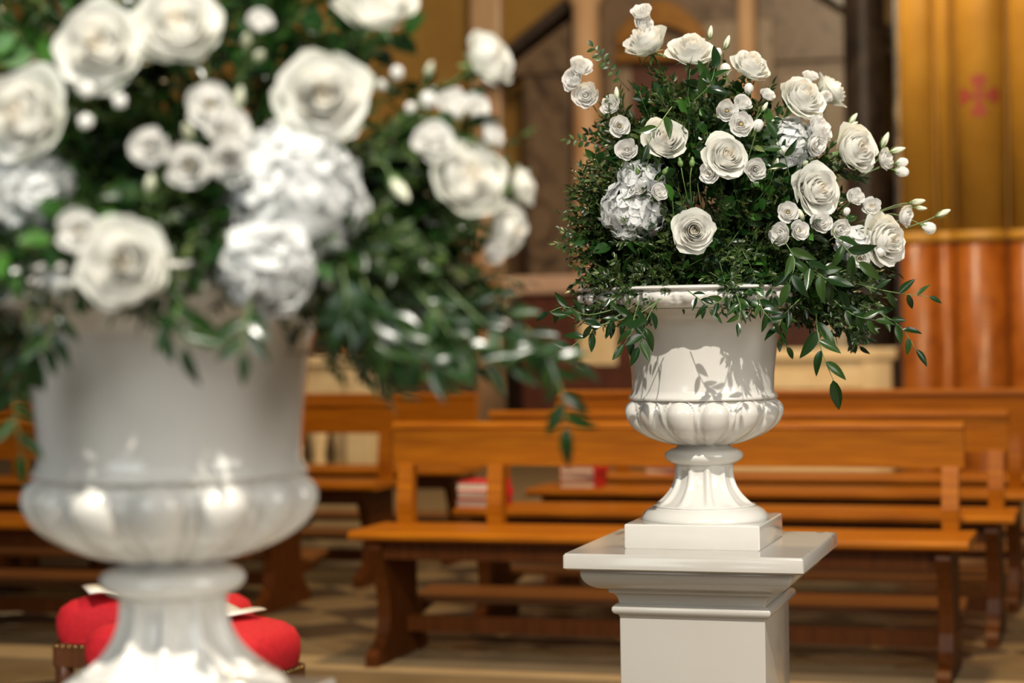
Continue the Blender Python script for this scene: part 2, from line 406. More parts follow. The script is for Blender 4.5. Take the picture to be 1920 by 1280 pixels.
# ------------------------------------------------------------------ pews
def pew_proto(L, top, bh):
    P = {}
    bw = MB(); 
    poly = [(-.012, top - bh), (.03, top - bh), (.035, top - .02), (.03, top - .004), (.02, top), (-.012, top), (-.024, top - .006), (-.026, top - .022), (-.014, top - .03)]
    bw.prism_x(poly, 0, L); P['backrest'] = bw.mesh('backrest', 'pew_wood', False)
    s = MB(); s.prism_x([(-.40, .475), (.0, .475), (.0, .505), (-.38, .51), (-.40, .508), (-.415, .498), (-.415, .485)], -.04, L + .04)
    P['seat'] = s.mesh('seat', 'pew_wood', False)
    P['apron'] = MB().box(.05, L - .05, -.34, -.315, .40, .475).mesh('apron', 'pew_wood_shaded', False)
    fr = [(-.36, .475), (-.375, .44), (-.35, .40), (-.315, .33), (-.285, .24), (-.28, .17), (-.30, .11), (-.34, .075), (-.40, .06), (-.42, .04), (-.42, 0)]
    bk = [(.14, 0), (.14, .04), (.10, .07), (.05, .12), (.03, .2), (.03, .475)]
    P['side_panel'] = MB().prism_x(fr + bk, -.025, .025).mesh('side_panel', 'pew_wood_shaded', False)
    P['post'] = MB().prism_x([(-.035, .50), (.03, .50), (.03, top - bh + .01), (-.01, top - bh + .01), (-.02, .72), (-.045, .58)], -.03, .03).mesh('post', 'pew_wood', False)
    P['kneeler'] = MB().prism_x([(.14, .17), (.34, .19), (.35, .20), (.34, .215), (.14, .195)], 0.02, L - .02).mesh('kneeler', 'kneeler_wood', False)
    P['bracket'] = MB().prism_x([(.02, .12), (.3, .16), (.3, .19), (.02, .18)], -.02, .02).mesh('bracket', 'pew_wood_shaded', False)
    P['stretcher'] = MB().box(.02, L - .02, -.09, -.04, .09, .15).mesh('stretcher', 'pew_wood_shaded', False)
    return P
PL = 2.2
P_std = pew_proto(PL, .90, .168); P_high = pew_proto(PL, .95, .205)
def pew(loc, label, group, P, right_end=False, mid=False):
    p = Vector((loc[0], loc[1], 0))
    if right_end: p = p - ROWX * PL
    t = thing('pew', label, 'pew', p, -TH, group)
    for k in ('backrest', 'seat', 'apron', 'kneeler', 'stretcher'): link(k, P[k], t)
    for x in (.05, PL - .05):
        for k in ('side_panel', 'post', 'bracket'):
            o = link(k, P[k], t); o.location.x = x
    o = link('bracket', P['bracket'], t); o.location.x = PL / 2
    if mid: o = link('post', P['post'], t); o.location.x = .42
    return p
GR = 'wooden pews right of the aisle'; GL = 'wooden pews left of the aisle'
r0 = pew((-.47, 7.86), 'front wooden pew right of the aisle, directly behind the in-focus urn', GR, P_std, mid=True)
r1 = pew((-.10, 8.70), 'second wooden pew right of the aisle, with red books on its left end', GR, P_std)
r2 = pew((.21, 9.62), 'third wooden pew right of the aisle, taller back rising above the second', GR, P_high)
r3 = pew((.52, 10.42), 'rearmost wooden pew right of the aisle, mostly hidden by the third', GR, P_std)
l0 = pew((-1.38, 8.30), 'front wooden pew left of the aisle, behind the blurred urn bowl', GL, P_std, True)
l1 = pew((-.98, 9.20), 'second wooden pew left of the aisle, end panel beside blurred urn', GL, P_std, True)
l2 = pew((-.60, 10.08), 'third wooden pew left of the aisle, in front of the left balustrade', GL, P_std, True)
l3 = pew((-.20, 10.92), 'rearmost wooden pew left of the aisle', GL, P_std, True)

bk_cover = MB(); W_, D_, H_ = .16, .22, .03
bk_cover.box(0, W_, 0, D_, 0, .003).box(0, W_, 0, D_, H_ - .003, H_).box(W_ - .004, W_, 0, D_, .003, H_ - .003)
m_cover = bk_cover.mesh('cover', 'book_red', False)
m_pages = MB().box(.003, W_ - .004, .004, D_ - .004, .003, H_ - .003).mesh('pages', 'book_page', False)
def books(origin, x, y, n, where, rz=0, z=.511):
    base = origin + ROWX * x + ROWY * y
    for k in range(n):
        pos = ['lowest', 'second', 'third', 'topmost'][k if k < n - 1 else 3] if n > 1 else 'single'
        t = thing('hymn_book', f'red covered book, {pos} in the stack on {where}' if n > 1 else f'red covered book on {where}', 'book',
                  (base.x + random.uniform(-.008, .008), base.y, z + k * (H_ + .0006)), -TH + R(rz + random.uniform(-5, 5)), 'red books on the pews')
        t.scale = (1.05, 1, 1.15)
        link('cover', m_cover, t); link('pages', m_pages, t)
        H = H_ * 1.15
        t.location.z = z + k * (H + .0006)
books(r1, -.04, -.36, 3, 'the second pew right of the aisle')
books(r2, .12, -.36, 3, 'the third pew right of the aisle')
books(r3, .26, -.36, 2, 'the rearmost pew right of the aisle')
tb = at(4, 770, 9.3)
books(Vector((tb.x, tb.y, 0)), -.1, 0, 1, 'a pew at the far left edge', z=.93) if False else None

# ------------------------------------------------------------------ red stools
def stool(loc, rz, label, bl):
    t = thing('red_stool', label, 'stool', loc, rz, 'red upholstered stools')
    W, D = .25, .165
    mb = MB(); N = 15
    def f(i, j):
        q = 2 * math.pi * i / 40; a = j / 9
        c, s_ = math.cos(q), math.sin(q); e = .35
        x = math.copysign(abs(c) ** e, c); y = math.copysign(abs(s_) ** e, s_)
        pr = [(1.0, .40), (1.02, .415), (1.035, .44), (1.03, .47), (.98, .495), (.88, .512), (.68, .525), (.42, .532), (.2, .535), (.0, .536)][j]
        return (x * W * pr[0], y * D * pr[0], pr[1])
    mb.grid(40, 10, f, True).build('cushion', 'red_velvet', t, smooth=True)
    ap = MB().box(-W + .005, W - .005, -D + .005, D - .005, .33, .40).build('apron', 'stool_wood', t, bevel=.006)
    nm = MB().lathe([(.0055, 0), (.004, .003), (.001, .0045)], 8).mesh('nail', 'brass')
    for k in range(24):
        o = link('nail', nm, ap); o.location = (-W + .02 + k * (2 * W - .04) / 23, -D + .004, .392); o.rotation_euler.x = R(90)
    for k in range(16):
        o = link('nail', nm, ap); o.location = (W - .004, -D + .03 + k * (2 * D - .06) / 15, .392); o.rotation_euler.y = R(90)
    for sx in (-1, 1):
        for sy in (-1, 1):
            o = MB().lathe([(.018, 0), (.024, .03), (.016, .06), (.02, .2), (.026, .28), (.026, .40)], 12).build('leg', 'stool_wood', t, smooth=True)
            o.location = (sx * (W - .03), sy * (D - .03), 0)
    return t
s1 = at(292, 1150, 5.72); s2 = at(362, 1190, 5.2)
stool((s1.x, s1.y, 0), R(-16), 'red velvet stool farther back, left edge beside the blurred urn stem', 0)
stool((s2.x, s2.y, 0), R(-24), 'red velvet stool nearer the camera, right edge beside the blurred urn stem', 1)
def booklet(x, y, d, z, rz, label):
    p = at(x, y, d); t = thing('booklet', label, 'booklet', (p.x, p.y, z), rz)
    for s, a in ((-1, 8), (1, 14)):
        b = MB(); b.grid(6, 2, lambda i, j: (s * i * .02, (j - .5) * .16, .002 + .014 * math.sin(i / 5 * 2.2) + .0015 * j))
        o = b.build('page', 'paper', t, smooth=True)
        md = o.modifiers.new('thick', 'SOLIDIFY'); md.thickness = .003
booklet(228, 1116, 5.66, .535, R(20), 'white paper booklet lying on the farther red stool')
booklet(408, 1160, 5.2, .535, R(-40), 'white paper booklet lying on the nearer red stool')

# ------------------------------------------------------------------ pedestals and urns
UR = Vector((0, 0, 0)); pR = at(1316, 596, 4.2); pL = at(316, 612, 2.28)
UR = Vector((pR.x, pR.y, 0)); UL = Vector((pL.x, pL.y, 0))
HP = .817
def pedestal(loc, label):
    t = thing('pedestal', label, 'pedestal', loc, -TH, 'white pedestals')
    MB().sq([(.238, .783), (.245, .787), (.245, .812), (.241, HP)], .004).build('top_slab', 'painted_white', t, auto=40)
    prof = [(.215, .783)]
    for k in range(9):                                  # ovolo
        q = k / 8 * math.pi / 2
        prof.append((.172 + .045 * math.cos(q), .776 - .038 * math.sin(q)))
    prof += [(.170, .738), (.170, .732)]
    for k in range(7):                                  # cavetto
        q = k / 6 * math.pi / 2
        prof.append((.152 + .016 * (1 - math.sin(q)), .731 - .026 * (1 - math.cos(q)) - .002))
    for k in range(9):                                  # torus
        q = -math.pi / 2 + k / 8 * math.pi
        prof.append((.154 + .011 * math.cos(q), .694 - .011 * math.sin(q)))
    prof += [(.153, .682), (.151, .676)]
    MB().sq(prof[::-1], .003).build('cornice', 'painted_white', t, auto=35)
    MB().sq([(.151, .12), (.151, .677)], .003).build('shaft', 'painted_white', t, auto=40)
    MB().sq([(.20, 0), (.20, .07), (.185, .085), (.175, .1), (.158, .12), (.151, .125)], .003).build('base', 'painted_white', t, auto=35)
    return t
pedestal(UR, 'white square pedestal under the sharp urn, moulded cornice below its top')
pedestal(UL, 'white square pedestal below the blurred foreground urn')

def sm(a, b, x):
    x = min(max((x - a) / (b - a), 0), 1); return x * x * (3 - 2 * x)
NL = 13
def urn(loc, label):
    t = thing('urn', label, 'urn', loc, -TH, 'white glazed garden urns')
    k = 1 / 889.0
    Z = lambda y: (1017 - y) * k                        # height above the pedestal top
    rd_ = lambda r: r * k
    MB().sq([(.1395, 0), (.141, .002), (.141, Z(974)), (.139, Z(972))], .003).build('plinth', 'glaze', t, auto=40)
    prof = [(118, 973), (119, 969), (117, 964), (113, 958), (107, 953), (101, 950), (97, 948), (95, 945)]
    MB().lathe([(rd_(r), Z(y)) for r, y in prof], 72).build('foot', 'glaze', t, smooth=True)
    st = []
    for i in range(25):
        u = i / 24; y = 947 - 78 * u
        r = 53 + 44 * (1 - u) ** 2.6 + 2 * u
        st.append((rd_(r), Z(y)))
    def flute(q, i, r, z):
        a = abs(math.sin(q * 5)); u = i / 24
        return -rd_(5.5) * sm(.15, .75, a) * sm(0, .12, u) * (1 - sm(.86, .97, u)) * (1 + .8 * (1 - u))
    MB().lathe(st, 144, flute).build('stem', 'glaze', t, smooth=True)
    prof = [(54, 870), (60, 867), (68, 863), (73, 857), (74, 852), (71, 846), (64, 842), (55, 839), (50, 836), (49, 831), (52, 826)]
    MB().lathe([(rd_(r), Z(y)) for r, y in prof], 72).build('collar', 'glaze', t, smooth=True)
    # gadrooned bulge
    n = 44; key = [(44, 833), (60, 829.5), (81, 822.5), (101, 813), (117, 802), (127, 790), (133, 777), (135, 767), (134, 757), (131, 749), (130, 743)]
    bp = [(rd_(p.x), Z(p.y)) for p in curve_pts([(r, y, 0) for r, y in key], n)]
    def gad(q, i, r, z):
        u = i / (n - 1); a = (q * NL / (2 * math.pi)) % 1.0 * 2 - 1
        e = (a / .80) ** 2 + ((u - .60) / (.33 if u > .60 else .72)) ** 2
        d = rd_(18) * math.sqrt(1 - e) - rd_(2) if e < 1 else 0
        rg = math.exp(-((e - 1.28) / .13) ** 2) * rd_(6.5) * sm(.0, .12, u)
        dart = rd_(6) * math.exp(-((abs(a) - 1) / .11) ** 2) * (1 - sm(.5, .7, u)) * sm(0, .12, u)
        return max(d, rg, dart)
    MB().lathe(bp, NL * 22, gad).build('gadroon_band', 'glaze', t, smooth=True)
    prof = [(138, 747), (140, 744), (138, 740), (134, 735), (132.5, 728), (133.5, 700), (138, 660), (142, 630), (147, 608), (157, 594), (176, 585), (196, 580), (205, 578)]
    inner = [(190, 574), (160, 580), (140, 600), (130, 640), (125, 700), (60, 720)]
    MB().lathe([(rd_(r), Z(y)) for r, y in prof + inner], 96).build('bowl', 'glaze', t, smooth=True)
    key = [(190, 578), (207, 577), (214, 573), (219, 567), (223, 560), (224, 553), (222, 548), (221, 546), (226, 545), (230, 542), (228, 539), (220, 537), (205, 537), (190, 541)]
    rp = [(p.x * 1.02, p.y) for p in curve_pts([(r, y, 0) for r, y in key], 40)]
    def egg(q, i, r, z):
        yy = 1017 - z / k; v = (yy - 561.5) / 14
        if abs(v) > 1: return 0
        a = (q * 24 / (2 * math.pi)) % 1.0 * 2 - 1; e = (a / .72) ** 2 + (v / .95) ** 2
        d = rd_(11) * math.sqrt(1 - e) if e < 1 else 0
        return max(d, rd_(6) * math.exp(-((abs(a) - 1) / .14) ** 2) * (1 - v * v), rd_(5) * math.exp(-((e - 1.3) / .15) ** 2) * (1 - v * v)) - rd_(4) * (1 - v * v)
    MB().lathe([(rd_(r), Z(y)) for r, y in rp], 24 * 14, egg, cap=False).build('rim', 'glaze', t, smooth=True)
    return t
zt = Vector((0, 0, HP))
urn(UR + zt, 'white glazed urn in sharp focus on the right pedestal')
urn(UL + zt, 'large blurred white glazed urn in the left foreground')
for U, lab in ((UR, 'dark green floral foam inside the sharp urn'), (UL, 'dark green floral foam inside the blurred urn')):
    o = MB().lathe([(.11, .0), (.115, .05), (.12, .13), (.15, .20), (.15, .27), (.1, .33), (.02, .36)], 24).build('floral_foam', 'foam', smooth=True)
    o.location = U + Vector((0, 0, HP + .345)); tag(o, lab, 'floral foam')

# ------------------------------------------------------------------ flowers: shared meshes
def bez(p0, p1, p2, v):
    return (p0[0] * (1 - v) ** 2 + 2 * p1[0] * v * (1 - v) + p2[0] * v * v, p0[1] * (1 - v) ** 2 + 2 * p1[1] * v * (1 - v) + p2[1] * v * v)
def petal(name, mat, phi, half, Rr, H, open_, curl, seed, nu=9, nv=8, spiral=.10, notch=.16, ruff=.03, zb=0):
    b = MB(); ex = 1.5 + (seed * 7.3) % 1.6
    def f(i, j):
        u = i / (nu - 1) * 2 - 1; v = j / (nv - 1)
        ve = v * (1 - notch * abs(u) ** ex + .04 * math.cos(u * 5 + seed) * v)
        r, z = bez((.05, zb), (Rr * 1.04, zb + H * .12), (Rr * open_, zb + H), ve)
        if curl:
            c = max(0, ve - .72) / .28
            r += curl * c ** 1.6; z -= curl * .75 * c ** 2.2
        wv = .35 + .65 * math.sin(min(v * 1.25, 1) * math.pi / 2)
        q = phi + u * half * wv
        r *= 1 + spiral * u
        nz = noise.noise(Vector((u * 1.7 + seed * 3.1, v * 2.2, seed)))
        r += ruff * nz * v * 1.6 * (.3 + Rr); z += ruff * noise.noise(Vector((u * 3, v * 2 + 9, seed * 1.7))) * v
        r += ruff * .5 * math.sin(u * 7 + seed * 5) * max(0, v - .7) / .3 * (.2 + Rr)
        return (r * math.cos(q), r * math.sin(q), z)
    b.grid(nu, nv, f)
    return b.mesh(name, mat)
def rose_meshes(seed, openness):
    rnd = random.Random(seed); out = []
    layers = [(.15, 1.16, 2, 160, .18, 0), (.22, 1.22, 3, 95, .52, 0), (.32, 1.26, 3, 88, .68, .0), (.44, 1.26, 3, 84, .80, .01), (.55, 1.23, 3, 82, .88, .03),
              (.67, 1.17, 4, 68, .95, .06), (.79, 1.06, 4, 66, 1.0, .12), (.91, .92, 4, 62, 1.06, .18)]
    if openness > .6: layers.append((1.0, .68, 4, 56, 1.16, .20))
    phi = rnd.uniform(0, 6)
    for li, (rr_, hh, n, hw, op, cu) in enumerate(layers):
        for k in range(n):
            p = phi + 2 * math.pi * k / n + rnd.uniform(-.15, .15)
            mat = 'rose_heart' if li < 3 else ('rose_outer' if li >= len(layers) - 1 else 'rose_petal')
            out.append(petal('petal', mat, p, R(hw), rr_ * rnd.uniform(.95, 1.05), hh * rnd.uniform(.94, 1.06), op * rnd.uniform(.97, 1.06), cu * rnd.uniform(.6, 1.5),
                             rnd.uniform(0, 50), ruff=.02 + .055 * li / 8, notch=.14 + .10 * rnd.random()))
        phi += 1.1 + rnd.uniform(-.2, .2)
    return out
openn = (.9, .9, .4, .5, .95)
ROSES = [rose_meshes(k + 1, o) for k, o in enumerate(openn)]
def liz_meshes(seed, n_out):
    rnd = random.Random(seed); out = []; phi = rnd.uniform(0, 6)
    for li, (rr_, hh, n, hw, op, cu) in enumerate(([(.16, 1.0, 2, 130, .6, 0)] if seed in (11, 13) else []) + [(.34, 1.0, 3, 80, .92, .02), (.52, 1.02, 3, 80, .98, .05), (.70, .96, 4, 64, 1.03, .09), (.86, .82, n_out, 58, 1.10, .14)]):
        for k in range(n):
            out.append(petal('petal', 'lisianthus_petal', phi + 2 * math.pi * k / n + rnd.uniform(-.15, .15), R(hw), rr_ * rnd.uniform(.94, 1.06), hh * rnd.uniform(.93, 1.05),
                             op * rnd.uniform(.97, 1.05), cu * rnd.uniform(.6, 1.4), rnd.uniform(0, 50), nu=8, nv=7, ruff=.07, notch=.2))
        phi += .9
    return out
LIZ = [liz_meshes(s, n) for s, n in ((11, 5), (12, 4), (13, 4), (14, 5))]
def sepal_mesh(n, L, wd, drop, mat='sepal'):
    b = MB()
    for k in range(n):
        q = 2 * math.pi * k / n
        def f(i, j):
            v = j / 4; ww = wd * math.sin(math.pi * min(.12 + v * .88, 1)) ; x = (i - 1) * ww
            r = .12 + L * v * .8; z = -.06 + drop * v * v * L
            return (r * math.cos(q) - x * math.sin(q), r * math.sin(q) + x * math.cos(q), z - .02 * (i != 1))
        b.grid(3, 5, f)
    b.lathe([(.02, -.2), (.09, -.16), (.13, -.08), (.11, 0), (.02, .03)], 10)
    return b.mesh('calyx', mat)
M_CALYX = sepal_mesh(5, .75, .10, -.35); M_CALYX_L = sepal_mesh(5, .55, .05, .6)
M_STAMEN = MB().lathe([(.03, .12), (.10, .3), (.13, .42), (.09, .5), (.01, .53)], 9, lambda q, k, r, z: .025 * math.sin(q * 5)).mesh('stamen', 'stamen')
def bud_mesh(fat):
    return MB().lathe([(.03, 0), (.26 * fat, .18), (.40 * fat, .5), (.42 * fat, .8), (.34 * fat, 1.15), (.20 * fat, 1.45), (.03, 1.62)], 20,
                      lambda q, k, r, z: -.06 * fat * abs(math.sin(q * 2.5 + z * 1.6)) * (0 if k in (0, 6) else 1)).mesh('bud_petals', 'bud_petal')
M_BUD = bud_mesh(.85); M_BUDW = MB().lathe([(.03, 0), (.36, .14), (.55, .5), (.58, .8), (.48, 1.1), (.28, 1.28), (.03, 1.33)], 20,
                      lambda q, k, r, z: -.09 * abs(math.sin(q * 2 + z * 1.8)) * (0 if k in (0, 6) else 1)).mesh('bud_petals', 'lisianthus_petal')
def budsep():
    b = MB()
    for k in range(5):
        q = 2 * math.pi * k / 5
        b.grid(3, 5, lambda i, j: ((.1 + (.36, .42, .44, .5, .6)[j] * .8) * math.cos(q) * (0.6 if j == 0 else 1) - (i - 1) * .07 * (1 - j / 4.2) * math.sin(q), (.1 + (.36, .42, .44, .5, .6)[j] * .8) * math.sin(q) * (0.6 if j == 0 else 1) + (i - 1) * .07 * (1 - j / 4.2) * math.cos(q), .02 + j * .26))
    b.lathe([(.05, -.15), (.14, -.08), (.2, .05), (.12, .12)], 8)
    return b.mesh('calyx', 'sepal')
M_BUDSEP = budsep()
M_HIP = MB().lathe([(.05, -.3), (.35, -.1), (.5, .3), (.46, .7), (.25, 1.0), (.3, 1.15), (.05, 1.5)], 12).mesh('bud_body', 'sepal')
def floret_mesh(seed):
    rnd = random.Random(seed); b = MB()
    for k in range(4):
        q = k * math.pi / 2 + rnd.uniform(-.12, .12); tl = rnd.uniform(-.15, .3); sd = rnd.uniform(0, 9)
        def f(i, j):
            u = i / 4 * 2 - 1; v = j / 4
            wd = .62 * math.sin(math.pi * (.1 + .78 * v)) ** .7; x = u * wd; r = .06 + .95 * v * (1 - .12 * u * u)
            z = tl * v * v + .12 * noise.noise(Vector((u * 1.5, v * 2, sd))) + .05
            return (r * math.cos(q) - x * math.sin(q), r * math.sin(q) + x * math.cos(q), z)
        b.grid(5, 5, f)
    return b.mesh('floret', 'hydrangea_petal')
FLORETS = [floret_mesh(s) for s in range(5)]

def leaf_fn(L, W, bend, fold, tw=0.0, wpos=.42, nu=5, nv=8):
    def f(i, j):
        v = j / (nv - 1); u = (i / (nu - 1)) * 2 - 1
        p = v ** (math.log(.5) / math.log(wpos)) if v > 0 else 0
        wd = W * .5 * math.sin(math.pi * p) ** .85 if 0 < v < 1 else 0
        x = u * wd; y = v * L; z = -bend * L * v * v + fold * abs(u) * wd - .12 * fold * wd
        c, s = math.cos(tw * v), math.sin(tw * v)
        return (x * c - z * s, y, x * s + z * c)
    return f
RUSC = [MB().grid(5, 9, leaf_fn(.052, .019, b, f, t, nv=9)).mesh('leaf', 'ruscus_leaf') for b, f, t in ((.15, .35, .2), (.3, .2, -.4), (.05, .4, .5), (.45, .3, 0))]
BROAD = [MB().grid(5, 8, leaf_fn(.062, .040, b, f, t)).mesh('leaf', 'broad_leaf') for b, f, t in ((.15, .3, .2), (.35, .2, -.3), (.05, .35, .1))]
ROUND = [MB().grid(5, 6, leaf_fn(.017, .010, .2, .2, 0, .5, nv=6)).mesh('leaf', 'fine_leaf')]

def frame(p, d, up):
    d = Vector(d).normalized(); x = d.cross(up)
    if x.length < 1e-3: x = d.cross(Vector((1, 0, .1)))
    x.normalize(); z = x.cross(d)
    return Matrix((x, d, z)).transposed().to_4x4()
# filler sprigs: one stem and its many small leaves, grown along +Y
def sprig_variant(seed, L, n, lw, ll, mat, stem, pair=True, fan=55, branch=0):
    rnd = random.Random(seed); axes = []
    main = [Vector((.012 * math.sin(v * 3 + seed) * v, v * L, -.05 * L * v * v)) for v in [k / 7 for k in range(8)]]
    axes.append((main, n, .25))
    for b in range(branch):
        v = .25 + .6 * b / max(branch, 1); p0 = main[int(v * 7)]; s = 1 if b % 2 else -1
        q = rnd.uniform(-1.2, 1.2)
        dr = Vector((s * math.cos(q) * .75, .7, math.sin(q) * .6)).normalized()
        l2 = L * (.5 - .25 * v)
        axes.append(([p0 + dr * l2 * k / 4 + Vector((0, 0, -.08 * l2 * (k / 4) ** 2)) for k in range(5)], int(n * .45), .1))
    sm_, lm = MB(), MB()
    for pts, cnt, v0 in axes:
        sm_.tube(pts, .0014, .0006, 4)
        for k in range(cnt):
            v = v0 + (1 - v0) * k / (cnt - 1); f = v * (len(pts) - 1); i = min(int(f), len(pts) - 2)
            p = pts[i].lerp(pts[i + 1], f - i); d = (pts[i + 1] - pts[i]).normalized()
            side = 1 if k % 2 else -1
            qa = rnd.uniform(-.9, .9) + (0 if side > 0 else math.pi)
            lat = (Vector((1, 0, 0)) * math.cos(qa) + Vector((0, 0, 1)) * math.sin(qa))
            a = R(fan * rnd.uniform(.7, 1.2)) * (1 - .6 * (v > .97))
            dr = (d * math.cos(a) + lat * math.sin(a)).normalized()
            M = Matrix.Translation(p) @ frame(p, dr, Vector((rnd.uniform(-.5, .5), rnd.uniform(-.3, .3), 1)))
            s = rnd.uniform(.75, 1.2) * (1 - .3 * v); fn = leaf_fn(ll * s, lw * s, rnd.uniform(0, .3), .3, rnd.uniform(-.3, .3), nu=3, nv=5)
            lm.grid(3, 5, lambda i, j: M @ Vector(fn(i if i != 1 else 1, j)))
    return sm_.mesh('stem', stem), lm.mesh('leaves', mat)
FINE = [sprig_variant(20 + s, .20, 34, .0095, .025, 'fine_leaf', 'stem_brown', branch=6) for s in range(5)]
RUSP = [sprig_variant(40 + s, .20, 13, .017, .046, 'ruscus_leaf', 'stem_green', fan=50) for s in range(4)]
BROP = [sprig_variant(60 + s, .15, 9, .034, .056, 'broad_leaf', 'stem_green', fan=60) for s in range(3)]

# ------------------------------------------------------------------ bouquet shape
ANG = [(-60, .22), (-35, .27), (-15, .43), (0, .42), (20, .44), (40, .44), (60, .48), (80, .515), (100, .52), (115, .50), (130, .42), (150, .36), (170, .33), (190, .30), (215, .25), (240, .2), (300, .22)]
def Rad(phi):
    a = math.degrees(phi) % 360
    if a > 300: a -= 360
    for (a0, r0_), (a1, r1_) in zip(ANG, ANG[1:]):
        if a0 <= a <= a1: return r0_ + (r1_ - r0_) * (a - a0) / (a1 - a0)
    return .22
DEP = .27
class Bouquet:
    def __init__(s, U, d): s.base = U + Vector((.014, 0, 1.350)); s.d = d
    def surf(s, phi, psi, k=1.0):            # phi in the picture plane, psi towards the camera
        q = Rad(phi) * k
        return s.base + Vector((math.cos(phi) * math.cos(psi) * q, -DEP * k * math.sin(psi), math.sin(phi) * math.cos(psi) * q))
    def front(s, x, y, inset=0.0):           # point of the front surface seen at pixel (x, y)
        d = s.d
        for _ in range(4):
            p = at(x, y, d); v = p - s.base
            rho = math.hypot(v.x, v.z) / Rad(math.atan2(v.z, v.x))
            d = s.d - DEP * math.sqrt(max(0, 1 - min(rho, 1) ** 2)) + inset
        return at(x, y, d)
    def normal(s, p):
        v = p - s.base; return Vector((v.x, v.y * 1.6, v.z + .02)).normalized()
BR = Bouquet(UR, 4.2); BL = Bouquet(UL, 2.28)

def stem_to(t_obj, p, nrm, B, ln, r, mat):   # stem from the flower back towards the urn mouth, in the flower's own frame
    inv = (Matrix.Translation(p) @ t_obj.rotation_quaternion.to_matrix().to_4x4() @ Matrix.Diagonal((*t_obj.scale, 1))).inverted()
    tgt = (B.base - p).normalized()
    a = p - nrm * ln * .35; b = p - nrm * ln * .5 + tgt * ln * .6
    pts = [inv @ q for q in curve_pts([p - nrm * .004, a, b], 7)]
    return MB().tube(pts, r / t_obj.scale[0], r * .9 / t_obj.scale[0], 6).build('stem', mat, t_obj, smooth=True)
def face_vec(f): return (CR * f[0] + CU * f[1] + CB * f[2]).normalized()
cnt = {'rose': 0, 'liz': 0}
def flower(kind, B, x, y, size, f, label, group, inset=0.0, var=None, name=None):
    p = B.front(x, y, inset)
    dist = (p - CAM).dot(-CB); rad = size / 2 / (FPX / dist)
    nrm = face_vec(f) if f else (B.normal(p) * .75 + CB * .35).normalized()
    i = cnt[kind]; cnt[kind] += 1
    if kind == 'rose':
        ms = ROSES[i % len(ROSES) if var is None else var]; sc_ = rad / (1.30 if openn[var] > .6 else 1.16)
        t = thing('white_rose', label, 'rose', p - nrm * rad * .5, group=group, rot=facing(nrm, i * 1.7), scale=sc_)
        for m in ms: link('petal', m, t)
        link('calyx', M_CALYX, t); stem_to(t, t.location.copy(), nrm, B, .16, .0028, 'stem_green')
    else:
        ms = LIZ[(1 + 2 * (i % 2)) if 'eye' in label or 'round open' in label else (0, 2, 1)[i % 3]]; sc_ = rad / 1.06
        t = thing('white_lisianthus', label, 'flower', p - nrm * rad * .6, group=group, rot=facing(nrm, i * 2.1), scale=sc_)
        for m in ms: link('petal', m, t)
        link('stamen', M_STAMEN, t); link('calyx', M_CALYX_L, t); stem_to(t, t.location.copy(), nrm, B, .10, .0014, 'stem_green')
    return t
def bud(B, x, y, size, f, label, group, white=False, hip=False, inset=0.0, stemlen=.09):
    p = B.front(x, y, inset); dist = (p - CAM).dot(-CB); ln = size / (FPX / dist)
    nrm = face_vec(f) if f else B.normal(p)
    t = thing('rose_bud' if hip else 'flower_bud', label, 'bud', p - nrm * ln * .5, group=group, rot=facing(nrm, random.uniform(0, 6)), scale=ln / 1.6)
    if hip: link('bud_body', M_HIP, t)
    else:
        link('bud_petals', M_BUDW if white else M_BUD, t)
    link('calyx', M_BUDSEP, t); stem_to(t, t.location.copy(), nrm, B, stemlen, .0011, 'stem_green')
    return t
def hydrangea(B, x, y, size, f, label, group, inset=0.02, n=64, flat=.75, sx=1):
    p = B.front(x, y, inset); dist = (p - CAM).dot(-CB); rad = size / 2 / (FPX / dist)
    nrm = face_vec(f)
    t = thing('white_hydrangea', label, 'hydrangea', p - nrm * rad * .5, group=group, rot=facing(nrm, x))
    rnd = random.Random(int(x + y))
    for k in range(n):
        z = 1 - 1.12 * (k + .5) / n; q = k * 2.39996
        rr_ = math.sqrt(max(0, 1 - z * z)); d = Vector((rr_ * math.cos(q) * sx, rr_ * math.sin(q), z * flat))
        o = link('floret', FLORETS[k % 5], t); o.location = d * rad * rnd.uniform(.80, .97)
        o.rotation_mode = 'QUATERNION'; dn = (d.normalized() + Vector((rnd.uniform(-.4, .4), rnd.uniform(-.4, .4), rnd.uniform(-.2, .4)))).normalized()
        o.rotation_quaternion = facing(dn, rnd.uniform(0, 6)); s_ = rnd.uniform(.016, .0205); o.scale = (s_, s_, s_)
    MB().lathe([(.004, -rad * 1.2), (.005, -rad * .3), (rad * .5, 0), (rad * .68, rad * .2), (rad * .5, rad * .45), (.002, rad * .6)], 12).build('flower_core', 'hydrangea_petal', t, smooth=True)
    return t

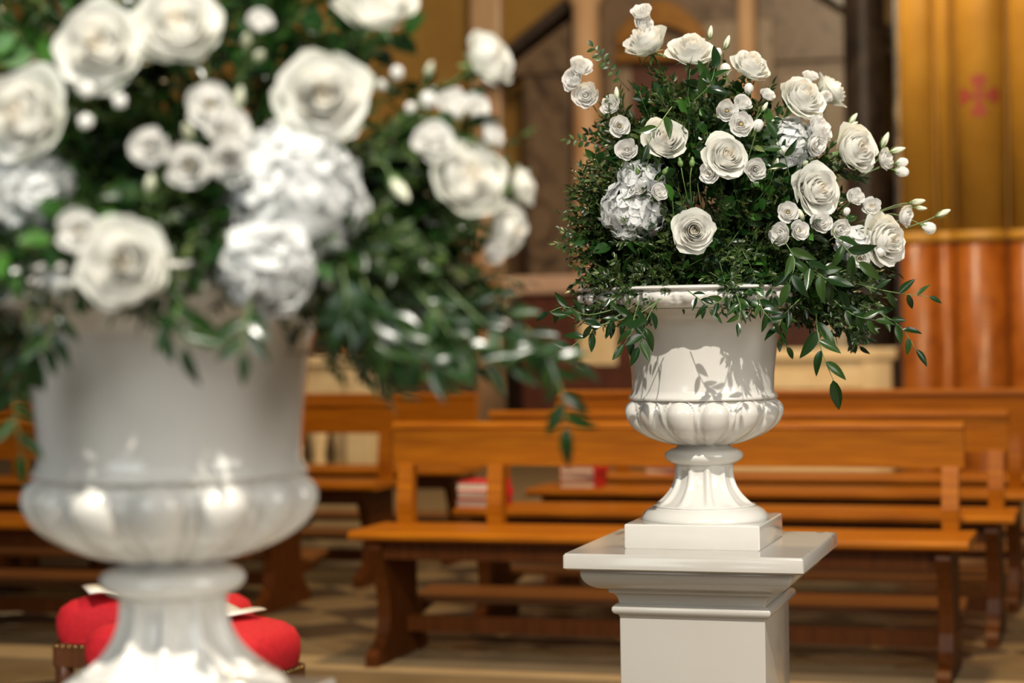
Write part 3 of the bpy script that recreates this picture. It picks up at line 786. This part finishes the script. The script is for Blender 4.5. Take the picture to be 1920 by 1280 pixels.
# ------------------------------------------------------------------ right bouquet, in focus
G = 'white roses of the sharp right bouquet'
for x, y, s, f, v, l in (
    (1212, 80, 92, (-.45, .75, .45), 3, 'white rose tilted up and left, just under the topmost lisianthus pair'),
    (1297, 92, 96, (.05, .78, .6), 0, 'upright white rose at the top centre of the sharp bouquet'),
    (1410, 122, 82, (.35, .7, .6), 1, 'white rose at the top right above the lisianthus cluster'),
    (1507, 182, 98, (.42, .5, .75), 4, 'large white rose on the upper right shoulder of the sharp bouquet'),
    (1556, 172, 78, (.75, .55, .25), 2, 'white rose turned right, half behind the upper right shoulder rose'),
    (1243, 262, 92, (.25, .45, .85), 2, 'white rose with dark leaves across its face, left of centre'),
    (1362, 292, 92, (.25, .3, .92), 1, 'open white rose at the very middle of the sharp bouquet'),
    (1603, 280, 98, (.55, .2, .8), 3, 'large white rose at right, just below the pale green buds'),
    (1533, 354, 102, (.45, .1, .88), 0, 'large white rose right of centre above the open yellow-eyed lisianthus'),
    (1302, 432, 84, (.02, .02, 1), 4, 'white rose facing the camera with spiral heart, lowest in the middle'),
    (1662, 449, 104, (.6, .05, .78), 1, 'white rose at the lower right beside the orange pier')):
    flower('rose', BR, x, y, s, f, l, G, inset=(.06 if x == 1556 else 0), var=v)
G = 'white lisianthus of the sharp right bouquet'
for x, y, s, f, l in (
    (1203, 20, 42, (-.2, .7, .6), 'topmost white lisianthus of the sharp bouquet'),
    (1208, 42, 39, (.3, .3, .9), 'white lisianthus right under the topmost bloom'),
    (1090, 124, 46, (.2, .5, .8), 'upper bloom of the white lisianthus pair at far left'),
    (1073, 148, 47, (-.6, .2, .7), 'lower bloom of the white lisianthus pair at far left'),
    (1098, 178, 52, (-.2, .1, .95), 'white lisianthus just under the far left pair'),
    (1144, 197, 42, (-.5, .3, .8), 'egg-shaped white lisianthus at upper left, beside a green bud'),
    (1162, 236, 42, (.05, -.05, 1), 'round white lisianthus with orange eye at upper left'),
    (1175, 280, 44, (-.1, .2, .95), 'white lisianthus left of the leaf-crossed rose'),
    (1196, 352, 34, (-.2, .5, .8), 'small white bloom resting on top of the sharp hydrangea'),
    (1237, 360, 34, (.4, .2, .9), 'small ruffled white bloom at the hydrangea upper right edge'),
    (1363, 207, 43, (-.15, .1, 1), 'white lisianthus above and left of the round open one near top centre'),
    (1390, 232, 47, (0, .05, 1), 'round open white lisianthus right above the central rose'),
    (1394, 192, 36, (.3, .5, .8), 'small white lisianthus behind the round pair near top centre'),
    (1440, 176, 32, (.3, .6, .6), 'small white bloom left of the upper right shoulder rose'),
    (1330, 325, 42, (-.5, -.1, .9), 'white lisianthus at the lower left of the central rose'),
    (1417, 318, 42, (.1, -.1, 1), 'white lisianthus at the lower right of the central rose'),
    (1540, 240, 58, (.6, .5, .6), 'ruffled white lisianthus under the upper right shoulder rose'),
    (1532, 270, 50, (.6, -.3, .8), 'drooping white lisianthus under the ruffled one'),
    (1478, 397, 42, (-.05, .1, 1), 'open yellow-eyed white lisianthus at lower right of centre'),
    (1541, 416, 44, (.1, .2, 1), 'white lisianthus below the large right of centre rose'),
    (1500, 432, 40, (.3, .1, .9), 'white lisianthus partly covered by a dark upright leaf'),
    (1462, 440, 46, (-.6, .1, .7), 'white lisianthus turned left, lowest of the lower right group'),
    (1577, 430, 42, (.3, -.2, .9), 'white lisianthus behind a stem left of the lower right rose'),
    (1520, 142, 32, (.1, .7, .6), 'small half-open white bloom above the upper right shoulder rose'),
    (1548, 182, 28, (-.1, .5, .85), 'tiny white bloom in front of the rose turned right'),
    (1605, 368, 36, (.2, .3, .9), 'small white bloom right of the large right of centre rose'),
    (1634, 386, 38, (-.3, .4, .85), 'white bloom above the lower right rose'),
    (1662, 298, 42, (.7, .1, .6), 'half-open white lisianthus at the right edge beside the large rose'),
    (1700, 405, 44, (.75, -.1, .6), 'white lisianthus at the far right above the lower right rose'),
    (1613, 485, 38, (-.2, -.3, .9), 'white bloom tucked under the lower right rose')):
    flower('liz', BR, x, y, s, f, l, G)
G = 'white hydrangea heads of the sharp right bouquet'
hydrangea(BR, 1188, 395, 128, (-.15, -.1, 1), 'white hydrangea head left of the spiral-hearted rose', G, n=70)
hydrangea(BR, 1205, 325, 80, (.0, .6, .7), 'small white hydrangea head above the larger sharp one', G, n=40)
hydrangea(BR, 1488, 262, 100, (.2, .2, .95), 'white hydrangea head deep between the right side roses', G, inset=.045, n=48)
hydrangea(BR, 1612, 470, 74, (.2, -.3, .9), 'white hydrangea head low at right behind glossy leaves', G, inset=.04, n=36)
G = 'pale buds of the sharp right bouquet'
for x, y, s, f, wh, l in (
    (1332, 60, 24, (.1, 1, .1), 0, 'pale green bud standing right of the top centre rose'),
    (1363, 79, 26, (.35, 1, .1), 0, 'slim pale green bud on a leaning stem near the top'),
    (1345, 98, 27, (.4, .4, .8), 1, 'round white bud at the right edge of the top centre rose'),
    (1360, 128, 30, (-.1, 1, .3), 1, 'white bud left of the top right rose'),
    (1156, 175, 24, (-.05, 1, .2), 0, 'pale green bud above the egg-shaped lisianthus'),
    (1404, 164, 26, (.05, 1, .3), 1, 'white bud with green sepals under the top right rose'),
    (1422, 233, 30, (.2, .8, .4), 1, 'white bud right of the round open lisianthus'),
    (1434, 200, 20, (.5, .8, .2), 0, 'small pale bud above the round open lisianthus'),
    (1660, 262, 30, (.35, .9, .1), 0, 'highest pale bud at the right edge, upright'),
    (1684, 281, 28, (.95, .25, .1), 0, 'pale bud pointing right, second from the top at right edge'),
    (1694, 304, 28, (.95, .15, .2), 1, 'white bud pointing right above its twin'),
    (1694, 322, 32, (.9, -.2, .3), 1, 'white bud pointing right below its twin'),
    (1600, 222, 24, (.55, .75, .1), 0, 'pale bud above the large right side rose'),
    (1596, 236, 28, (.8, .5, .3), 0, 'pale bud touching the top of the large right side rose'),
    (1455, 308, 26, (.2, .8, .5), 0, 'yellowish bud right of the central rose lisianthus'),
    (1468, 280, 22, (.3, .5, .8), 1, 'small white bud on the deep hydrangea'),
    (1510, 306, 20, (.3, .3, .9), 0, 'small pale bud above the large right of centre rose'),
    (1721, 378, 28, (.95, .15, .1), 0, 'pale bud pointing right above the far right lisianthus'),
    (1727, 390, 22, (.95, -.1, .2), 0, 'short bud pointing right just above the far right lisianthus'),
    (1769, 399, 28, (.9, .4, .1), 0, 'pale green bud farthest to the right'),
    (1744, 428, 34, (.85, -.35, .2), 1, 'white bud pointing right and down, far right'),
    (1650, 472, 26, (-.2, .3, .9), 1, 'white bud in front of the lower right rose'),
    (1502, 402, 24, (-.4, .8, .4), 0, 'pale slim bud between the yellow-eyed lisianthus and the big rose'),
    (1588, 395, 20, (.2, .9, .3), 1, 'small white bud under the right of centre rose')):
    bud(BR, x, y, s, f, l, G, white=bool(wh))
G = 'green rose buds of the sharp right bouquet'
for x, y, s, f, l in ((1275, 302, 17, (-.2, 1, .2), 'left of two green rose buds under the leaf-crossed rose'), (1298, 301, 18, (.1, 1, .1), 'right of two green rose buds under the leaf-crossed rose'),
    (1217, 288, 16, (.1, .9, .4), 'green rose bud on the leaf-crossed rose'), (1249, 318, 16, (.5, .8, .3), 'green rose bud right of the small hydrangea'), (1195, 318, 14, (-.2, .9, .4), 'green rose bud on the small hydrangea')):
    bud(BR, x, y, s, f, l, G, hip=True, inset=-.01)

# ------------------------------------------------------------------ left bouquet, out of focus
G = 'white roses of the blurred left bouquet'
for x, y, s, f, v, l in (
    (185, 85, 200, (-.1, .15, 1), 0, 'large blurred white rose at the upper left, left of its neighbour'),
    (332, 45, 200, (.05, .35, .95), 4, 'large blurred white rose cut by the top edge, second from left'),
    (40, 215, 215, (-.3, .1, .95), 1, 'large blurred white rose cut by the left edge'),
    (606, 178, 205, (.1, .1, 1), 0, 'round blurred white rose right of the lisianthus cluster'),
    (705, 5, 190, (.15, .6, .8), 3, 'blurred white rose cut by the top edge, right of centre'),
    (232, 492, 205, (0, .05, 1), 4, 'lowest blurred white rose, over the urn rim'),
    (872, 335, 185, (.45, .25, .8), 3, 'blurred white rose on the right side, above the foliage'),
    (915, 110, 140, (.7, .4, .55), 2, 'blurred white rose high at the right edge'),
    (978, 350, 90, (.9, .2, .3), 2, 'small blurred white rose farthest right'),
    (955, 430, 120, (.75, -.1, .6), 1, 'blurred white rose at the lower right edge')):
    flower('rose', BL, x, y, s * .85, f, l, G, var=v, inset=-.05 if y > 460 and x < 500 else 0)
G = 'white lisianthus of the blurred left bouquet'
for x, y, s, f, l in (
    (393, 195, 90, (-.05, .1, 1), 'blurred white lisianthus with yellow eye, top of the cluster'),
    (280, 275, 76, (-.1, 0, 1), 'blurred white lisianthus left in the cluster'),
    (353, 312, 88, (-.05, -.1, 1), 'blurred white lisianthus lowest in the cluster'),
    (430, 240, 86, (.3, .2, .9), 'blurred white lisianthus right in the cluster, upper'),
    (430, 300, 84, (.1, -.2, 1), 'blurred white lisianthus right in the cluster, lower'),
    (145, 432, 86, (-.2, .1, 1), 'blurred white lisianthus touching the lowest rose'),
    (815, 265, 80, (0, .3, .9), 'blurred white lisianthus above the right side rose'),
    (850, 190, 62, (.1, .5, .8), 'blurred white lisianthus under the high right rose'),
    (895, 200, 56, (.5, .3, .8), 'blurred white lisianthus at the right edge under the high rose'),
    (490, 38, 50, (.3, .5, .8), 'small blurred white bloom near the top, right of the second rose'),
    (925, 250, 56, (.7, .3, .6), 'small blurred white bloom above the right side rose'),
    (930, 470, 56, (.6, -.3, .7), 'blurred white bloom at the bottom right of the flowers')):
    flower('liz', BL, x, y, s, f, l, G, inset=-.05 if y > 400 and x < 300 else 0)
G = 'white hydrangea heads of the blurred left bouquet'
hydrangea(BL, 545, 370, 290, (.15, 0, 1), 'big blurred white hydrangea head right of the centre', G, n=110, inset=.01)
hydrangea(BL, 35, 365, 170, (-.3, -.1, .95), 'blurred white hydrangea head at the left edge', G, n=60)
hydrangea(BL, 500, 520, 170, (.1, -.4, .9), 'blurred white hydrangea head hanging over the urn rim', G, n=55, inset=-.02)
G = 'blurred buds of the left bouquet'
for x, y, s, f, wh, l in (
    (160, 228, 42, (-.2, -.4, .9), 1, 'blurred white bud under the upper left rose, lower'), (225, 190, 40, (.4, -.4, .8), 1, 'blurred white bud right under the upper left rose'), (163, 168, 46, (-.1, -.5, .8), 1, 'blurred white bud under the upper left rose, upper'),
    (462, 75, 40, (.2, .5, .8), 0, 'blurred pale green bud near the top, upper of two'), (486, 104, 40, (.4, .2, .8), 0, 'blurred pale green bud near the top, lower of two'),
    (449, 183, 44, (.2, .9, .4), 0, 'blurred green bud beside the top lisianthus'), (281, 345, 42, (.2, .9, .4), 0, 'blurred yellow-green bud under the left lisianthus'), (352, 246, 46, (-.1, .5, .8), 0, 'blurred pale bud in the middle of the lisianthus cluster'),
    (745, 135, 36, (.3, .6, .7), 1, 'blurred white bud right of the round rose, upper'), (715, 158, 26, (.2, .5, .8), 1, 'tiny blurred white bud right of the round rose'), (803, 186, 46, (.2, .4, .9), 1, 'blurred white bud left of the right edge blooms'), (770, 201, 30, (.1, .4, .9), 1, 'small blurred white bud below the right edge blooms'),
    (858, 212, 34, (.3, .3, .9), 1, 'blurred white bud between the right edge blooms'), (750, 355, 60, (.5, -.7, .4), 0, 'blurred long green bud left of the right side rose'), (805, 130, 34, (.3, .7, .5), 0, 'blurred green bud near the high right rose')):
    bud(BL, x, y, s, f, l, G, white=bool(wh), stemlen=.07)

# ------------------------------------------------------------------ foliage
def zone(B, tip):
    v = tip - B.base; a = math.degrees(math.atan2(v.z, v.x)); rho = math.hypot(v.x, v.z) / Rad(math.atan2(v.z, v.x))
    if v.y > .06: return 'at the back of'
    if rho < .45: return 'low in the front middle of'
    if a < 12 and a > -90: return 'in the lower right skirt of'
    if a < 50 and a > 0: return 'on the right side of'
    if a < 80 and a > 0: return 'at the upper right of'
    if a < 110 and a > 0: return 'at the top of'
    if a < 140 and a > 0: return 'at the upper left of'
    if a > 0 and a < 168: return 'on the left side of'
    return 'in the lower left skirt of'
KIND = {'fine_leaf_sprig': 'thin sprig of small green leaves', 'ruscus_sprig': 'sprig of dark pointed glossy leaves', 'broad_leaf_sprig': 'sprig of broad dark green leaves'}
VAR = {'fine_leaf_sprig': FINE, 'ruscus_sprig': RUSP, 'broad_leaf_sprig': BROP}
def put_sprig(B, name, tip, d, s):
    sm_, lm = random.choice(VAR[name]); ln = .15 if name[0] == 'b' else .2
    w_ = 'the sharp right bouquet' if B is BR else 'the blurred left bouquet'
    lab = f'{KIND[name]} {zone(B, tip)} {w_}'
    o = link(name, sm_); tag(o, lab, 'greenery', lab)
    p = tip - d * ln * s
    o.matrix_world = Matrix.Translation(p) @ frame(p, d, Vector((random.uniform(-1, 1), random.uniform(-1, .2), random.uniform(.2, 1)))) @ Matrix.Diagonal((s, s, s, 1))
    c = link('leaves', lm, o); c['kind'] = 'stuff'
def fill(B, name, n, k0, k1, ph0, ph1, sc0, back=.18, droop=.0, jit=.4, c0=.03, c1=1.0):
    for k in range(n):
        phi = R(ph0 + (ph1 - ph0) * (k + random.random()) / n)
        psi = math.acos(math.sqrt(random.uniform(c0, c1))) * (1 if random.random() > back else -.7)
        tip = B.surf(phi, psi, random.uniform(k0, k1))
        if tip.z < B.base.z + .01 and psi > .75: tip.z = B.base.z + .01
        out = (tip - B.base).normalized()
        d = (out + Vector((random.uniform(-jit, jit), random.uniform(-jit, jit), random.uniform(-jit, jit) - droop))).normalized()
        put_sprig(B, name, tip, d, sc0 * random.uniform(.8, 1.15))
def skirt(B, name, n, a0, a1, r0_, r1_, z0, z1, sc0, droop):   # greenery lying over the urn rim
    for k in range(n):
        a = R(a0 + (a1 - a0) * (k + random.random()) / n); q = random.uniform(r0_, r1_)
        tip = Vector((B.base.x + q * math.cos(a), B.base.y - q * math.sin(a), B.base.z + random.uniform(z0, z1)))
        d = (Vector((math.cos(a) + random.uniform(-.5, .5), -math.sin(a) + random.uniform(-.2, .5), -droop + random.uniform(-.2, .2)))).normalized()
        put_sprig(B, name, tip, d, sc0 * random.uniform(.8, 1.1))
# in focus
fill(BR, 'fine_leaf_sprig', 72, .74, 1.0, -15, 195, 1.0)
fill(BR, 'fine_leaf_sprig', 48, .84, 1.05, 118, 192, .95, jit=.35, c0=.2)
fill(BR, 'fine_leaf_sprig', 22, .78, 1.0, -22, 8, .95, droop=.2, c0=.2)
fill(BR, 'ruscus_sprig', 60, .7, .96, 5, 180, .9)
fill(BR, 'ruscus_sprig', 26, .6, .95, -20, 35, .9, droop=.25, c0=.05, c1=.8)
fill(BR, 'broad_leaf_sprig', 62, .72, .93, 25, 165, .95)
fill(BR, 'broad_leaf_sprig', 26, .74, .94, 50, 125, .95, c0=.35, jit=.6)
fill(BR, 'ruscus_sprig', 22, .78, .97, 55, 130, .9, c0=.4, jit=.5)
fill(BR, 'fine_leaf_sprig', 26, .78, .98, 80, 135, .95, c0=.35)
fill(BR, 'ruscus_sprig', 14, .7, 1.0, -24, 6, .8, droop=.3, c0=.25)
skirt(BR, 'fine_leaf_sprig', 20, 5, 93, .255, .29, -.035, .03, .8, .5)
skirt(BR, 'fine_leaf_sprig', 12, 112, 175, .255, .29, -.03, .03, .8, .5)
skirt(BR, 'ruscus_sprig', 12, 15, 90, .255, .29, -.045, .02, .7, .6)
skirt(BR, 'ruscus_sprig', 16, 8, 92, .26, .29, -.06, .0, .7, .5)
skirt(BR, 'ruscus_sprig', 9, 114, 160, .26, .29, -.05, .0, .7, .5)
skirt(BR, 'broad_leaf_sprig', 10, 15, 90, .255, .28, -.03, .01, .7, .6)
skirt(BR, 'ruscus_sprig', 7, 116, 170, .255, .29, -.045, .02, .7, .6)
# out of focus
fill(BL, 'fine_leaf_sprig', 56, .74, 1.0, -10, 195, 1.05)
fill(BL, 'fine_leaf_sprig', 34, .74, 1.03, -25, 22, 1.0, droop=.15, c0=.2)
fill(BL, 'ruscus_sprig', 60, .7, .96, -5, 185, .95)
fill(BL, 'ruscus_sprig', 26, .65, 1.0, -28, 20, .95, droop=.25, c0=.2)
fill(BL, 'broad_leaf_sprig', 70, .72, .95, 10, 170, 1.0)
skirt(BL, 'fine_leaf_sprig', 14, 5, 55, .27, .34, -.05, .03, .85, .2)
skirt(BL, 'fine_leaf_sprig', 8, 140, 178, .25, .3, -.05, .03, .85, .2)
skirt(BL, 'fine_leaf_sprig', 22, 50, 145, .265, .295, -.05, .03, .8, .6)
skirt(BL, 'ruscus_sprig', 12, 5, 55, .27, .33, -.04, .03, .8, .35)
skirt(BL, 'ruscus_sprig', 12, 138, 178, .26, .3, -.07, .03, .8, .5)
skirt(BL, 'ruscus_sprig', 18, 50, 145, .265, .295, -.055, .02, .75, .6)
skirt(BL, 'broad_leaf_sprig', 20, 40, 165, .265, .295, -.03, .03, .8, .7)

# trailing sprays: every leaf a part
def spray(pts, n, leaves, label, group, ls=1.0, name='trailing_ruscus', stem='stem_green', rnd=random.Random(3), spread=50, r=.0013, v0=.2, terminal=True):
    P = curve_pts(pts, 14)
    o0 = P[0].copy()
    t = thing(name, label, 'greenery', o0, group=group)
    MB().tube([p - o0 for p in P], r, r * .5, 5).build('stem', stem, t, smooth=True)
    for k in range(n):
        v = v0 + (1 - v0) * (k + .3) / n
        if terminal and k == n - 1: v = 1.0
        f = v * 13; i = min(int(f), 12); p = P[i].lerp(P[i + 1], f - i); d = (P[i + 1] - P[i]).normalized()
        lat = d.cross(CB).normalized() * (1 if k % 2 else -1)
        a = R(spread * rnd.uniform(.7, 1.25)) if not (terminal and k == n - 1) else R(8)
        dr = d * math.cos(a) + lat * math.sin(a) + CB * rnd.uniform(-.25, .35) + Vector((0, 0, -.15))
        o = link('leaf', rnd.choice(leaves), t)
        M = Matrix.Translation(p - o0) @ frame(p, dr, (CB + Vector((rnd.uniform(-.6, .6), 0, rnd.uniform(-.1, .9)))).normalized())
        s = ls * rnd.uniform(.8, 1.12); o.matrix_basis = M @ Matrix.Diagonal((s, s, s, 1))
    return t
def pp(*l): return [at(x, y, d) for x, y, d in l]
G = 'trailing sprays of the sharp right bouquet'
SPR = [
    (pp((1240, 560, 3.95), (1195, 590, 3.93), (1160, 600, 3.92), (1110, 610, 3.92), (1062, 590, 3.94)), 9, .75, 'glossy spray reaching left below the rim of the sharp urn'),
    (pp((1200, 560, 3.96), (1190, 590, 3.9), (1185, 620, 3.88), (1170, 645, 3.88)), 6, .85, 'glossy spray hanging left of the sharp urn, over the rim'),
    (pp((1235, 560, 3.94), (1215, 595, 3.86), (1205, 630, 3.85), (1198, 650, 3.85)), 6, .95, 'glossy spray whose large leaf points down the urn left edge'),
    (pp((1185, 575, 3.97), (1130, 610, 3.94), (1085, 640, 3.93), (1055, 660, 3.93)), 7, .75, 'glossy spray drooping to lower left toward the blurred bouquet'),
    (pp((1150, 580, 4.0), (1100, 590, 3.98), (1060, 575, 3.98), (1030, 585, 3.98)), 6, .7, 'glossy spray at far left level with the urn rim'),
    (pp((1530, 575, 4.0), (1532, 615, 3.98), (1541, 660, 3.97), (1562, 712, 3.97)), 6, 1.15, 'long spray hanging alone right of the sharp urn, dark oval leaves'),
    (pp((1600, 530, 4.0), (1660, 545, 4.0), (1705, 552, 4.0), (1742, 556, 4.0)), 6, .75, 'thin spray reaching right across the orange marble'),
    (pp((1610, 570, 4.02), (1655, 590, 4.02), (1690, 615, 4.02), (1718, 655, 4.02)), 7, .75, 'thin spray drooping right across the orange marble'),
    (pp((1290, 545, 3.92), (1310, 560, 3.88), (1330, 580, 3.87)), 5, .6, 'short spray over the front rim of the sharp urn, left of middle'),
    (pp((1380, 550, 3.92), (1388, 575, 3.87), (1384, 605, 3.86)), 5, .6, 'short spray over the front rim of the sharp urn, middle'),
    (pp((1420, 550, 3.92), (1430, 580, 3.87), (1452, 605, 3.87)), 6, .7, 'short spray over the front rim of the sharp urn, right of middle'),
    (pp((1370, 545, 3.92), (1350, 565, 3.87), (1328, 572, 3.86)), 5, .6, 'small spray curling left over the front rim'),
    (pp((1500, 470, 3.95), (1520, 500, 3.92), (1545, 520, 3.91), (1570, 545, 3.92)), 7, 1.1, 'spray of large glossy leaves at the lower right of the bouquet'),
    (pp((1470, 450, 3.94), (1490, 490, 3.91), (1480, 530, 3.9)), 6, 1.1, 'spray of large glossy leaves under the lower right lisianthus'),
    (pp((1560, 430, 3.96), (1585, 465, 3.93), (1610, 490, 3.93)), 5, 1.1, 'spray of large glossy leaves left of the lower right rose'),
    (pp((1500, 560, 3.97), (1470, 590, 3.94), (1460, 620, 3.94), (1475, 650, 3.95)), 7, .8, 'spray hanging along the right edge of the sharp urn'),
    (pp((1560, 560, 4.0), (1600, 590, 3.98), (1640, 600, 3.98)), 7, .8, 'spray drooping right below the lower right rose'),
    (pp((1260, 200, 3.96), (1235, 235, 3.88), (1215, 270, 3.87)), 3, 1.0, 'spray with leaves crossing the face of a left rose'),
    (pp((1300, 190, 4.0), (1330, 160, 3.97), (1340, 130, 3.98)), 5, 1.0, 'upright glossy spray under the top centre rose'),
    (pp((1480, 330, 3.94), (1470, 290, 3.9), (1455, 260, 3.9)), 4, .9, 'dark upright spray in front of the deep hydrangea'),
]
for pts, n, ls, lab in SPR: spray(pts, n, RUSC, lab, G, ls)
spray(pp((1180, 170, 4.12), (1150, 135, 4.12), (1130, 110, 4.12), (1112, 88, 4.12)), 14, ROUND, 'thin twig of small round leaves rising at the upper left of the sharp bouquet', G, 1.0, 'leafy_twig', 'stem_brown', spread=60)
spray(pp((1140, 275, 4.1), (1110, 268, 4.1), (1085, 263, 4.1), (1062, 262, 4.1)), 10, ROUND, 'thin twig of small leaves pointing left at mid height of the sharp bouquet', G, .9, 'leafy_twig', 'stem_brown', spread=60)
G = 'trailing sprays of the blurred left bouquet'
for pts, n, ls, lab in (
    (pp((820, 480, 2.2), (920, 560, 2.2), (1010, 640, 2.2), (1050, 720, 2.2), (1062, 800, 2.2)), 14, .75, 'long blurred spray hanging at right, lowest leaves over the pew back'),
    (pp((800, 500, 2.15), (900, 600, 2.12), (980, 650, 2.12), (1070, 680, 2.12)), 12, .75, 'blurred spray reaching right toward the sharp urn'),
    (pp((760, 520, 2.1), (820, 590, 2.08), (870, 660, 2.08), (960, 690, 2.08)), 12, .75, 'blurred spray drooping beside the urn at right'),
    (pp((700, 540, 2.08), (750, 610, 2.06), (770, 660, 2.06), (830, 690, 2.06)), 11, .75, 'blurred spray hanging close to the urn right edge'),
    (pp((680, 520, 2.06), (700, 590, 2.04), (705, 640, 2.04), (740, 680, 2.04)), 10, .75, 'blurred spray just right of the urn rim'),
    (pp((90, 560, 2.1), (50, 640, 2.08), (25, 720, 2.08), (40, 850, 2.08)), 12, .75, 'blurred spray hanging at the left edge beside the urn'),
    (pp((110, 570, 2.06), (95, 630, 2.04), (60, 690, 2.04)), 8, .75, 'blurred spray hanging in front of the urn left edge'),
    (pp((340, 560, 2.0), (330, 600, 1.97), (345, 650, 1.96)), 4, .8, 'blurred dark leaves hanging before the urn, left of middle'),
    (pp((470, 560, 2.0), (460, 610, 1.97), (455, 660, 1.96)), 5, .8, 'blurred dark leaves hanging before the urn, middle'),
    (pp((280, 590, 2.0), (300, 610, 1.97), (345, 625, 1.96)), 3, .8, 'blurred dark leaves before the urn, under the lowest rose'),
    (pp((640, 500, 2.02), (650, 560, 2.0), (640, 600, 2.0)), 6, .8, 'blurred leaves falling over the urn rim at right')):
    spray(pts, n, RUSC, lab, G, ls)
print('tiles', n_t, 'objects', len(bpy.data.objects))
